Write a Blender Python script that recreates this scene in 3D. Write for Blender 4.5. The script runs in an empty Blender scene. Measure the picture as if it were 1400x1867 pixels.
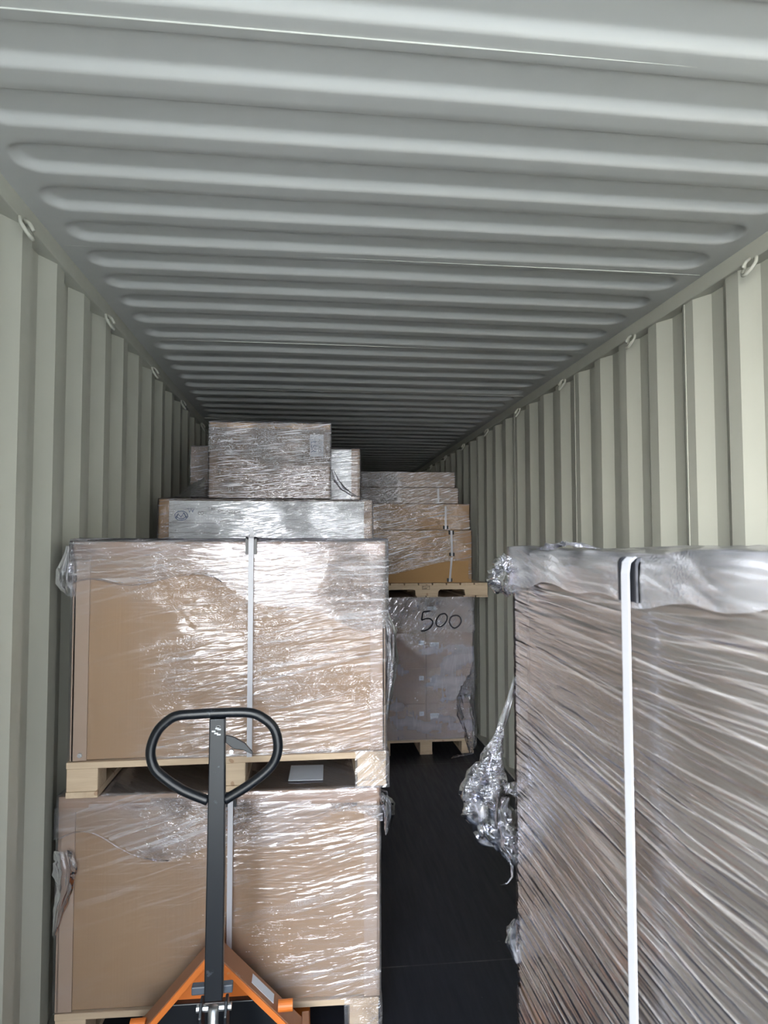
import bpy, bmesh, math, random
from mathutils import Vector, Matrix, noise
R = random.Random(7)
PI = math.pi
scn = bpy.context.scene
C = scn.collection

# ------------------------------------------------------------------ camera, light, exposure
F, YAW, PITCH, ROLL, CX, CZ = 1214.93, 0.113788, 0.049516, -0.0014836, -0.3224, 1.66908
cam_d = bpy.data.cameras.new('camera'); cam = bpy.data.objects.new('camera', cam_d); C.objects.link(cam)
def world_dir(x3, y3, z3):
    c, s = math.cos(ROLL), math.sin(ROLL); X = x3*c - z3*s; Z = x3*s + z3*c
    c, s = math.cos(PITCH), math.sin(PITCH); Y = y3*c - Z*s; Z = y3*s + Z*c
    c, s = math.cos(YAW), math.sin(YAW); return Vector((X*c + Y*s, -X*s + Y*c, Z))
rt, fw, up = world_dir(1, 0, 0), world_dir(0, 1, 0), world_dir(0, 0, 1)
cam.matrix_world = Matrix(((rt.x, up.x, -fw.x, CX), (rt.y, up.y, -fw.y, 0), (rt.z, up.z, -fw.z, CZ), (0, 0, 0, 1)))
cam_d.sensor_fit = 'VERTICAL'; cam_d.sensor_height = 36; cam_d.lens = F/1867*36
cam_d.clip_start = 0.02
cam_d.dof.use_dof = True; cam_d.dof.focus_distance = 2.6; cam_d.dof.aperture_fstop = 7.5
scn.camera = cam

W = bpy.data.worlds.new('sky'); scn.world = W; W.use_nodes = True
wn = W.node_tree.nodes; wl = W.node_tree.links
bg = wn['Background']
tc = wn.new('ShaderNodeTexCoord'); sp = wn.new('ShaderNodeSeparateXYZ'); wl.new(tc.outputs['Generated'], sp.inputs[0])
rmp = wn.new('ShaderNodeValToRGB'); mr = wn.new('ShaderNodeMapRange')
mr.inputs['From Min'].default_value = -0.1; mr.inputs['From Max'].default_value = 0.8
wl.new(sp.outputs['Z'], mr.inputs['Value']); wl.new(mr.outputs[0], rmp.inputs[0])
rmp.color_ramp.elements[0].color = (1.0, 0.965, 0.87, 1); rmp.color_ramp.elements[1].color = (0.62, 0.79, 1.0, 1)
wl.new(rmp.outputs[0], bg.inputs['Color'])
mx = wn.new('ShaderNodeMapRange'); mx.inputs['From Min'].default_value = -0.8; mx.inputs['From Max'].default_value = 0.1
mx.inputs['To Min'].default_value = 54.0; mx.inputs['To Max'].default_value = 4.0        # brighter sky behind and to the left
wl.new(sp.outputs['X'], mx.inputs['Value']); wl.new(mx.outputs[0], bg.inputs['Strength'])
sun_d = bpy.data.lights.new('sun', 'SUN'); sun = bpy.data.objects.new('sun', sun_d); C.objects.link(sun)
sun_d.energy = 9.0; sun_d.angle = math.radians(3); sun_d.color = (1.0, 0.93, 0.78)
sun.rotation_euler = Vector((0.55, 0.35, -1.0)).to_track_quat('-Z', 'Y').to_euler()
scn.view_settings.view_transform = 'Standard'; scn.view_settings.look = 'None'
scn.view_settings.gamma = 1; scn.view_settings.use_curve_mapping = False
scn.view_settings.exposure = 0.22

# ------------------------------------------------------------------ node helpers
class NT:
    def __init__(s, name):
        s.m = bpy.data.materials.new(name); s.m.use_nodes = True
        s.t = s.m.node_tree; s.n = s.t.nodes; s.l = s.t.links; s.n.clear()
        s.out = s.n.new('ShaderNodeOutputMaterial')
    def new(s, typ, ins=None, **kw):
        n = s.n.new(typ)
        for k, v in kw.items(): setattr(n, k, v)
        for k, v in (ins or {}).items():
            i = n.inputs[k]
            if hasattr(v, 'is_linked') or isinstance(v, bpy.types.NodeSocket): s.l.new(v, i)
            else: i.default_value = v
        return n
    def math(s, op, a, b=0.0, c=0.0, clamp=False):
        n = s.new('ShaderNodeMath', {0: a, 1: b, 2: c}, operation=op, use_clamp=clamp); return n.outputs[0]
    def comb(s, x, y, z=0.0): return s.new('ShaderNodeCombineXYZ', {0: x, 1: y, 2: z}).outputs[0]
    def obj(s):
        t = s.new('ShaderNodeTexCoord'); q = s.new('ShaderNodeSeparateXYZ', {0: t.outputs['Object']})
        return t.outputs['Object'], q.outputs[0], q.outputs[1], q.outputs[2]
    def noise(s, v, scale=1.0, detail=3.0, rough=0.5, dist=0.0):
        return s.new('ShaderNodeTexNoise', {'Vector': v, 'Scale': scale, 'Detail': detail, 'Roughness': rough, 'Distortion': dist}).outputs[0]
    def mrange(s, v, a, b, c=0.0, d=1.0): return s.new('ShaderNodeMapRange', {'Value': v, 'From Min': a, 'From Max': b, 'To Min': c, 'To Max': d}).outputs[0]
    def mixc(s, f, a, b):
        n = s.new('ShaderNodeMix', data_type='RGBA')
        for i, v in ((0, f), (6, a), (7, b)):
            if isinstance(v, bpy.types.NodeSocket): s.l.new(v, n.inputs[i])
            else: n.inputs[i].default_value = v
        return n.outputs[2]
    def bump(s, h, strength=0.3, dist=0.01): return s.new('ShaderNodeBump', {'Height': h, 'Strength': strength, 'Distance': dist}).outputs[0]
    def bsdf(s, **kw):
        ins = {k.replace('_', ' '): v for k, v in kw.items()}
        n = s.new('ShaderNodeBsdfPrincipled', ins); s.l.new(n.outputs[0], s.out.inputs[0]); return n
def c4(r, g, b): return (r, g, b, 1)
def plain(name, col, rough=0.6, metal=0.0, var=0.12, scale=8, bstr=0.0):
    t = NT(name); v, x, y, z = t.obj()
    n = t.noise(v, scale, 4)
    a = c4(*[k*(1-var) for k in col]); b = c4(*[min(1, k*(1+var)) for k in col])
    kw = dict(Base_Color=t.mixc(n, a, b), Roughness=rough, Metallic=metal)
    if bstr: kw['Normal'] = t.bump(t.noise(v, scale*10, 3), bstr, 0.002)
    t.bsdf(**kw); return t.m

def paint_mat(name, col, along):
    t = NT(name); v, x, y, z = t.obj()
    n1 = t.noise(v, 1.3, 4); n2 = t.noise(v, 14, 5, .6)
    base = t.mixc(n1, c4(*[k*.93 for k in col]), c4(*[k*1.05 for k in col]))
    sc = t.math('GREATER_THAN', t.noise(t.comb(t.math('MULTIPLY', x, 7), t.math('MULTIPLY', y, 7), t.math('MULTIPLY', z, 2.4)), 3.0, 6, .7), .735)
    base = t.mixc(t.math('MULTIPLY', sc, .35), base, c4(.16, .16, .14))
    t.bsdf(Base_Color=base, Roughness=t.mrange(n2, .3, .7, .42, .6), Normal=t.bump(t.noise(v, 5, 3), .12, .004)); return t.m

def floor_mat():
    t = NT('floor_plywood'); v, x, y, z = t.obj()
    st = t.noise(t.comb(t.math('MULTIPLY', x, 40), t.math('MULTIPLY', y, 3)), 1, 4, .6)
    cl = t.noise(v, 2.2, 5, .6)
    base = t.mixc(cl, c4(.009, .010, .015), c4(.019, .021, .030))
    sc = t.math('GREATER_THAN', t.noise(t.comb(t.math('MULTIPLY', x, 26), t.math('MULTIPLY', y, 2.5)), 2.0, 5, .7, .6), .70)
    base = t.mixc(t.math('MULTIPLY', sc, .35), base, c4(.07, .07, .075))
    # sheet joints every 2.4 m across, dusty line
    jy = t.math('ABSOLUTE', t.math('SUBTRACT', t.math('MODULO', t.math('ADD', t.math('ADD', y, t.math('MULTIPLY', x, .008)), 12-2.70), 2.4), 0.0))
    j = t.math('LESS_THAN', jy, .007)
    base = t.mixc(t.math('MULTIPLY', j, t.mrange(t.noise(v, 9, 2), .3, .7, .1, .8)), base, c4(.13, .13, .13))
    ch = t.math('GREATER_THAN', t.noise(v, 38, 2, .5), .76)
    base = t.mixc(t.math('MULTIPLY', ch, .5), base, c4(.14, .13, .12))
    t.bsdf(Base_Color=base, Roughness=t.mrange(st, .3, .7, .38, .55), Normal=t.bump(st, .15, .003)); return t.m

def card_mat(name, col, spread=.08, rough=.75, flute=True):
    t = NT(name); v, x, y, z = t.obj()
    n = t.noise(v, 2.3, 5, .55); n2 = t.noise(v, 60, 3)
    base = t.mixc(n, c4(*[k*(1-spread) for k in col]), c4(*[k*(1+spread) for k in col]))
    base = t.mixc(t.math('MULTIPLY', n2, .15), base, c4(*[k*.7 for k in col]))
    fl = t.noise(t.comb(t.math('MULTIPLY', t.math('ADD', x, y), 120), t.math('MULTIPLY', z, 1.5)), 1, 2)
    t.bsdf(Base_Color=base, Roughness=rough, Normal=t.bump(fl, .15, .002)); return t.m

def wood_mat(name, col, dark, ax=0):
    t = NT(name); v, x, y, z = t.obj()
    s = [26, 26, 26]; s[ax] = 2.2
    vv = t.comb(t.math('MULTIPLY', x, s[0]), t.math('MULTIPLY', y, s[1]), t.math('MULTIPLY', z, s[2]))
    n = t.noise(vv, 1, 5, .6, .8); n2 = t.noise(v, 5, 3)
    kn = t.math('GREATER_THAN', t.noise(v, 16, 1, .3), .74)
    base = t.mixc(t.mrange(n, .3, .7), c4(*col), c4(*dark))
    base = t.mixc(t.math('MULTIPLY', n2, .3), base, c4(*[k*.8 for k in col]))
    base = t.mixc(t.math('MULTIPLY', kn, .55), base, c4(.25, .12, .06))
    t.bsdf(Base_Color=base, Roughness=.7, Normal=t.bump(n, .3, .002)); return t.m

def film_mat(name, su=2.5, sv=70, ang=0.0, amp=1.0, crk=1.0, haze=.12, refl=1.0, mask=None, rough=.07, seed=0.0, flat=.35, warp=.05, line=.6, spread=1.0, tint=(.84, .82, .87)):
    """clear stretch film: tight wrinkles that glint, whitish where it is gathered and along painted-in glints. u runs round the load, v up it"""
    t = NT(name); v, x, y, z = t.obj()
    u = t.math('ADD', t.math('ADD', x, y), seed); w = z
    wn1 = t.noise(t.comb(u, w, seed), 2.2, 2)
    wv = t.math('ADD', w, t.math('MULTIPLY', wn1, warp))
    def dirn(a, ku, kw, sd, det, dist):
        c, s = math.cos(a), math.sin(a)
        p = t.math('ADD', t.math('MULTIPLY', u, c), t.math('MULTIPLY', wv, s)); q = t.math('SUBTRACT', t.math('MULTIPLY', wv, c), t.math('MULTIPLY', u, s))
        return t.noise(t.comb(t.math('MULTIPLY', p, ku), t.math('MULTIPLY', q, kw), sd), 1, det, .5, dist)
    s1 = dirn(ang, su, sv, seed, 1.5, 0.0)
    s2 = dirn(ang + .16*spread, su*1.5, sv*1.7, seed+4, 1.5, 0.0)
    s3 = dirn(ang - .10*spread, su*2.2, sv*3.0, seed+8, 1, 0.0)
    cvec = t.comb(u, t.math('MULTIPLY', w, 1.5), t.math('MULTIPLY', y, .4))
    jit = t.new('ShaderNodeTexNoise', {'Vector': cvec, 'Scale': 8.0}).outputs['Color']
    cw_ = t.new('ShaderNodeVectorMath', {0: cvec, 1: jit}, operation='ADD').outputs[0]
    c1 = t.new('ShaderNodeTexVoronoi', {'Vector': cw_, 'Scale': 24.0}, feature='DISTANCE_TO_EDGE').outputs['Distance']
    c2 = t.noise(cvec, 50, 2, .6, 1.5)
    pm = t.noise(t.comb(u, w, seed+9), 3.1, 3)
    pc = t.mrange(pm, .50, .60)
    pv = t.noise(t.comb(t.math('MULTIPLY', u, 1.2), t.math('MULTIPLY', w, 2.4), seed+3), 2.2, 3); ps = t.mrange(pv, .38, .58, flat, 1.0)
    h = t.math('ADD', t.math('MULTIPLY', t.math('MULTIPLY', s1, ps), amp), t.math('MULTIPLY', t.math('MULTIPLY', s2, ps), .55*amp))
    h = t.math('ADD', h, t.math('MULTIPLY', s3, .12*amp))
    ck = t.math('SUBTRACT', c2, t.math('MULTIPLY', t.mrange(c1, 0.0, .25), .8))
    h = t.math('ADD', h, t.math('MULTIPLY', t.math('MULTIPLY', ck, pc), .45*crk))
    m = None
    if mask: m = mask(t, x, y, z); h = t.math('MULTIPLY', h, m)
    nrm = t.bump(h, 1.0, .0065)
    fr = t.new('ShaderNodeFresnel', {'IOR': 1.5, 'Normal': nrm}).outputs[0]
    f = t.math('MULTIPLY', fr, 2.6*refl, clamp=True)
    if mask: f = t.math('MULTIPLY', f, t.math('ADD', t.math('MULTIPLY', m, .75), .25))
    # gathered ridges: layered film turns milky, and white lines stand in for glints
    rg = t.mrange(s2, .56, .66); rg3 = t.mrange(s3, .58, .68); rc = t.math('MULTIPLY', t.mrange(c1, .06, .0), pc)
    ln = t.math('ADD', t.math('ADD', t.math('MULTIPLY', rg, .55), t.math('MULTIPLY', rg3, .35)), t.math('MULTIPLY', rc, .8*min(1.3, crk)))
    ln = t.math('MULTIPLY', t.math('MULTIPLY', ln, ps), line)
    hz = t.math('ADD', t.mrange(pv, .35, .65, haze*.35, haze*1.2), t.math('MULTIPLY', ln, .60), clamp=True)
    if mask: hz = t.math('MULTIPLY', hz, t.math('ADD', t.math('MULTIPLY', m, .92), .08))
    tr = t.new('ShaderNodeBsdfTransparent', {'Color': c4(.97, .97, .98)})
    gl = t.new('ShaderNodeBsdfGlossy', {'Color': c4(.93, .93, 1), 'Roughness': rough, 'Normal': nrm})
    df = t.new('ShaderNodeBsdfDiffuse', {'Color': c4(*tint)})
    m1 = t.new('ShaderNodeMixShader', {0: hz, 1: tr.outputs[0], 2: df.outputs[0]})
    m2 = t.new('ShaderNodeMixShader', {0: f, 1: m1.outputs[0], 2: gl.outputs[0]})
    t.l.new(m2.outputs[0], t.out.inputs[0]); return t.m

# ------------------------------------------------------------------ mesh helpers
def mesh_obj(name, bm, mat, parent=None, smooth=False, bevel=0.0):
    me = bpy.data.meshes.new(name); bm.normal_update(); bm.to_mesh(me); bm.free()
    o = bpy.data.objects.new(name, me); C.objects.link(o)
    for m in (mat if isinstance(mat, (list, tuple)) else [mat]): me.materials.append(m)
    if smooth:
        for p in me.polygons: p.use_smooth = True
    if bevel:
        b = o.modifiers.new('bevel', 'BEVEL'); b.width = bevel; b.segments = 2; b.limit_method = 'ANGLE'
    if parent: o.parent = parent; o.matrix_parent_inverse = parent.matrix_world.inverted() if False else Matrix()
    return o
def empty(name, loc, label, cat, group=None, rz=0.0):
    o = bpy.data.objects.new(name, None); C.objects.link(o); o.location = loc; o.rotation_euler = (0, 0, rz)
    o.empty_display_size = .1
    tag(o, label, cat, group); return o
def tag(o, label, cat, group=None):
    o['label'] = label; o['category'] = cat
    if group: o['group'] = group
def struct(name, bm, mat, smooth=False, bevel=0.0):
    o = mesh_obj(name, bm, mat, None, smooth, bevel); o['kind'] = 'structure'; return o
def bx(bm, x0, x1, y0, y1, z0, z1, mi=0):
    v = [bm.verts.new(p) for p in ((x0,y0,z0),(x1,y0,z0),(x1,y1,z0),(x0,y1,z0),(x0,y0,z1),(x1,y0,z1),(x1,y1,z1),(x0,y1,z1))]
    for f in ((3,2,1,0),(4,5,6,7),(0,1,5,4),(1,2,6,5),(2,3,7,6),(3,0,4,7)):
        bm.faces.new([v[i] for i in f]).material_index = mi
def one(*a, **k):
    bm = bmesh.new(); bx(bm, *a); return bm
def prism(bm, pts, axis, a0, a1):
    """pts: 2D outline; extruded along axis ('x','y','z')"""
    def P(p, a): return {'x': (a, p[0], p[1]), 'y': (p[0], a, p[1]), 'z': (p[0], p[1], a)}[axis]
    A = [bm.verts.new(P(p, a0)) for p in pts]; B = [bm.verts.new(P(p, a1)) for p in pts]
    n = len(pts); bm.faces.new(A[::-1]); bm.faces.new(B)
    for i in range(n): bm.faces.new((A[i], A[(i+1) % n], B[(i+1) % n], B[i]))
    bmesh.ops.recalc_face_normals(bm, faces=bm.faces)
def tube(bm, pts, r, seg=10, closed=False, rfun=None, ell=None):
    pts = [Vector(p) for p in pts]; n = len(pts); rings = []; nrm = None
    for i, p in enumerate(pts):
        a = pts[i-1] if (i > 0 or closed) else pts[i]; b = pts[(i+1) % n] if (i < n-1 or closed) else pts[i]
        t = (b-a).normalized()
        if nrm is None:
            nrm = t.orthogonal().normalized()
        nrm = (nrm - t*nrm.dot(t)).normalized(); bn = t.cross(nrm)
        rr = r if rfun is None else rfun(i/(n-1))
        rings.append([bm.verts.new(p + nrm*rr*math.cos(2*PI*k/seg) + bn*rr*math.sin(2*PI*k/seg)) for k in range(seg)])
    for i in range(n if closed else n-1):
        A, B = rings[i], rings[(i+1) % n]
        for k in range(seg): bm.faces.new((A[k], A[(k+1) % seg], B[(k+1) % seg], B[k]))
    if not closed: bm.faces.new(rings[0][::-1]); bm.faces.new(rings[-1])
def cyl(bm, a, b, r, seg=20): tube(bm, [a, b], r, seg)

# ------------------------------------------------------------------ materials
M = {}
WALLC = (.415, .415, .362)
M['wall'] = paint_mat('container_paint', WALLC, 'z')
M['roof'] = paint_mat('roof_paint', (.43, .435, .425), 'y')
M['floor'] = floor_mat()
M['card'] = card_mat('brown_cardboard', (.315, .205, .122))
M['card2'] = card_mat('greyer_cardboard', (.33, .225, .15))
M['edge'] = card_mat('edge_board_card', (.35, .255, .195), .05)
M['lid'] = card_mat('lid_card', (.33, .225, .165), .05)
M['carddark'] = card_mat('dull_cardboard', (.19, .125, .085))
M['cardw'] = card_mat('orange_brown_cardboard', (.36, .21, .09))
M['wood'] = wood_mat('pallet_pine', (.60, .475, .34), (.46, .34, .235), 0)
M['woody'] = wood_mat('pallet_pine_length', (.60, .475, .34), (.46, .34, .235), 1)
M['strap'] = plain('white_polyester_strap', (.46, .46, .50), .4, 0, .05)
M['black'] = plain('black_plastic', (.012, .013, .018), .35)
M['white'] = plain('white_board', (.74, .77, .79), .55, 0, .08, 4)
M['paper'] = plain('label_paper', (.68, .72, .80), .6, 0, .04)
M['ink'] = plain('black_ink', (.012, .012, .02), .5)
M['blue'] = plain('blue_ink', (.06, .12, .28), .5)
M['greyink'] = plain('faded_ink', (.14, .13, .14), .6)
M['steel'] = plain('zinc_steel', (.55, .56, .58), .3, .9)
M['joint'] = plain('dark_wood_joint', (.04, .03, .025), .8)

# ------------------------------------------------------------------ THE CONTAINER
Y0, Y1, RH = -0.72, 10.7, 2.69
def corr_wall(name, side, phase):
    # crest 0.070 (inner), slope 0.068, trough 0.072, slope 0.068; crest far edge at phase + k*0.278
    prof = []; xi, xo = 1.178, 1.214
    k = -16
    while True:
        e = phase + k*.278
        seq = [(e-.070, xi), (e, xi), (e+.068, xo), (e+.140, xo)]
        if e-.07 > Y1: break
        prof += [q for q in seq if Y0 <= q[0] <= Y1]; k += 1
    bm = bmesh.new(); zs = [0.0, 2.60, 2.645]
    cols = []
    for (y, x) in prof:
        dent = .0025*noise.noise(Vector((y*1.7, side*3, 0)))
        cols.append([bm.verts.new((side*(x+dent), y, z)) for z in (0.0, .9, 1.8, 2.645)])
    for a, b in zip(cols, cols[1:]):
        for j in range(3):
            f = (a[j], b[j], b[j+1], a[j+1]); bm.faces.new(f if side < 0 else f[::-1])
    # outer skin so the wall has thickness
    xo2 = side*1.225
    v = [bm.verts.new(p) for p in ((xo2, Y0, 0), (xo2, Y1, 0), (xo2, Y1, 2.645), (xo2, Y0, 2.645))]
    bm.faces.new(v)
    return struct(name, bm, M['wall'])
corr_wall('wall_left', -1, 2.1397)
corr_wall('wall_right', 1, 2.2163)

def make_roof():
    P, off = .20717, 1.2405         # centre of the slope that faces the door
    D = .021; xe = 1.095            # end of the pressed grooves
    # flat A (low) is [off+.018 , off+.018+.075]; groove (high) is centred between
    def zz(x, y):
        u = (y-off) % P              # 0 = centre of the door-facing slope
        g = abs(u - (P - .056)) if u > .09 else 9         # groove centre behind the flat
        gc = P - .056
        d = u - gc
        if d > P/2: d -= P
        if d < -P/2: d += P
        dx = max(0.0, abs(x) - (xe - .056))
        q = math.hypot(d, dx) if dx > 0 else abs(d)
        t = min(1, max(0, (.069 - q)/.026)); t = t*.35 + .65*t*t*(3-2*t)
        return RH + D*t
    xs = [-1.165, -1.13]; x = 0.0
    for s in (0, .006, .012, .02, .028, .036, .046, .056, .066): xs.append(-xe - .014 + s)
    xs += [-.9, -.6, -.3, 0.0]
    xs = sorted(set(xs + [-a for a in xs]))
    ys = []; k = -13
    st = [.0, .006, .012, .018, .030, .055, .080, .0885, .094, .0995, .105, .111, .118, .135, .152, .168, .185, .191, .197, .202]
    while off + k*P < Y1:
        for s in st:
            y = off + k*P + s
            if Y0 <= y <= Y1: ys.append(y)
        k += 1
    bm = bmesh.new(); grid = [[bm.verts.new((x, y, zz(x, y) + .004*noise.noise(Vector((x*1.3, y*1.1, 2))))) for x in xs] for y in ys]
    for a, b in zip(grid, grid[1:]):
        for i in range(len(xs)-1): bm.faces.new((a[i], b[i], b[i+1], a[i+1]))
    v = [bm.verts.new(p) for p in ((-1.23, Y0, 2.73), (1.23, Y0, 2.73), (1.23, Y1, 2.73), (-1.23, Y1, 2.73))]; bm.faces.new(v)
    o = struct('ceiling', bm, M['roof'], smooth=True)
    return o
make_roof()
for side, nm in ((-1, 'left'), (1, 'right')):
    bm = bmesh.new(); a, b = sorted((side*1.165, side*1.225)); bx(bm, a, b, Y0, Y1, 2.632, 2.70)
    a, b = sorted((side*1.145, side*1.225)); bx(bm, a, b, Y0, Y1, -.02, .012)
    struct('trim_1' if side < 0 else 'trim_2', bm, M['wall'], bevel=.004)
k = 0
bmw = bmesh.new()                       # weld beads at the roof panel joints
for kk in (-1, 0, 1, 2, 3, 4, 5, 6, 7, 8):
    y = 1.2405 + .20717*(5*kk) + .052
    if y < Y1: bx(bmw, -1.15, 1.15, y-.0008, y+.0008, RH-.0012, RH+.003)
struct('trim_3', bmw, plain('weld_bead', (.5, .51, .48), .5))
for side, nm, ph in ((-1, 'trim_4', 2.1397+.278+.080), (1, 'trim_5', 2.2163+.278-.012)):
    bm = bmesh.new(); xx = 1.214 if side < 0 else 1.178
    for kk in range(-2, 8):
        y = ph + kk*1.112
        if Y0+.1 < y < Y1-.1:
            a, b = sorted((side*(xx-.0022), side*(xx+.004))); bx(bm, a, b, y-.0016, y+.0016, .01, 2.632)
    struct(nm, bm, M['wall'])
struct('wall_far', one(-1.23, 1.23, Y1, Y1+.04, 0, 2.72), M['wall'])
struct('floor', one(-1.23, 1.23, Y0, Y1, -.028, 0), M['floor'])
gm = plain('concrete_yard', (.24, .23, .21), .9, 0, .15, 1.2)
struct('ground', one(-30, 30, -40, Y0-.05, -1.25, -1.2), gm)

# ------------------------------------------------------------------ lashing rings
def ring_obj(x, y, side, label):
    e = empty('lashing_ring', (side*1.166, y, 2.625), label, 'lashing ring', 'lashing rings under the top rails')
    bm = bmesh.new()
    pts = [(-side*.004, -.030, .006)]
    for i in range(13):
        a = PI*i/12; pts.append((-side*(.006 + .020*math.sin(a)), -.030*math.cos(a), -.012-.034*math.sin(a)))
    pts.append((-side*.004, .030, .006))
    tube(bm, pts, .0062, 8)
    mesh_obj('ring', bm, M['wall'], e, smooth=True)
    bm = bmesh.new(); tube(bm, [(-side*.002, .004, .012), (-side*.018, .004, .0), (-side*.026, .004, -.014), (-side*.030, .004, -.022)], .006, 8)
    mesh_obj('hook', bm, M['wall'], e, smooth=True)
names_r = ['near the right edge', 'second', 'third', 'fourth', 'fifth', 'sixth', 'seventh', 'eighth', 'ninth', 'tenth']
for i in range(9):
    y = 2.055 + .834*i
    nth = ['nearest the camera', 'second from the camera', 'third from the camera', 'fourth from the camera', 'fifth from the camera', 'sixth from the camera', 'seventh from the camera', 'eighth from the camera', 'ninth from the camera'][i]
    ring_obj(0, y, 1, 'painted steel lashing ring under the right top rail, ' + nth)
for i in range(5):
    y = 2.04 + .834*i
    nth = ['nearest the camera', 'second from the camera', 'third from the camera', 'fourth from the camera', 'fifth from the camera'][i]
    ring_obj(0, y, -1, 'painted steel lashing ring under the left top rail, ' + nth)

# ------------------------------------------------------------------ builders for the loads
def block_pallet(loc, w, d, h, label, group, rz=0.0, wrapped=None):
    """wooden block pallet; loc is the front left corner at its base, boards on top run across"""
    e = empty('wooden_pallet', loc, label, 'pallet', group, rz)
    tb, bb = .021, .020
    nb = 7; bw = .098
    for i in range(nb):
        y = i*(d-bw)/(nb-1)
        mesh_obj('deck_board', one(0, w, y, y+bw, h-tb, h), M['wood'], e, bevel=.002)
    for i, x in enumerate((0, (w-.1)/2, w-.1)):
        mesh_obj('bottom_board', one(x, x+.1, 0, d, 0, bb), M['woody'], e, bevel=.002)
        for j, y in enumerate((0.002, (d-.1)/2, d-.102)):
            mesh_obj('block', one(x+.001, x+.099, y, y+.1, bb, h-tb), M['wood'], e, bevel=.003)
    return e

def ribbon_loop(x, hw, y0, y1, z0, z1, axis='x', t=.0016, off=.004, ot=.006):
    """flat strap round a box, lying in the plane axis = const"""
    bm = bmesh.new(); c = .012
    o = off
    pts = [(y0-o, z0+.001), (y0-o, (z0+z1)/2+.1), (y0-o, z1-c), (y0-o+.002, z1+ot-.006), (y0-o+.008, z1+ot), (y1+o-.008, z1+ot), (y1+o, z1-c), (y1+o, z0+.001)]
    n = len(pts); inn = []
    A = []
    for (a, b) in pts:
        # outward direction
        cx, cz = (y0+y1)/2, (z0+z1)/2
        da = -1 if a < y0 else (1 if a > y1 else 0); db = -1 if b < z0 else (1 if b > z1 else 0)
        if a < y0 and b >= z1-c-1e-6: pass
        A.append(((a, b), (a+da*t, b+db*t)))
    for i in range(n):
        (p, q), (p2, q2) = A[i], A[(i+1) % n]
        def V(pp, s): 
            xx = x + s*hw
            return (xx, pp[0], pp[1]) if axis == 'x' else (pp[0], xx, pp[1])
        v = [bm.verts.new(V(k, s)) for s in (-1, 1) for k in (p, q, q2, p2)]
        for f in ((0,1,2,3), (7,6,5,4), (0,4,5,1), (1,5,6,2), (2,6,7,3), (3,7,4,0)): bm.faces.new([v[k] for k in f])
    bmesh.ops.recalc_face_normals(bm, faces=bm.faces)
    return bm

def corner_guard(x, hw, y0, z1, leg=.042, axis='x', t=.003, off=.002, ot=.004):
    """plastic L under the strap, with two raised ribs beside it"""
    bm = bmesh.new(); o = off; zt = z1+ot
    def L(e, hh): # outline of an L of thickness e, rounded at the outside corner
        r = .007
        out = [(y0-o-e, z1-leg), (y0-o-e, zt+e-r), (y0-o-e+r*.3, zt+e-r*.3), (y0-o-e+r, zt+e), (y0+leg*.7, zt+e)]
        return out + [(y0+leg*.7, zt-.001), (y0-o+.001, zt-.001), (y0-o+.001, z1-leg)]
    prism(bm, L(t, 0), axis, x-hw, x+hw)
    for s in (-1, 1):
        xa, xb = sorted((x+s*hw, x+s*(hw-.005))); prism(bm, L(t+.003, 0), axis, xa, xb)
    return bm

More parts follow.
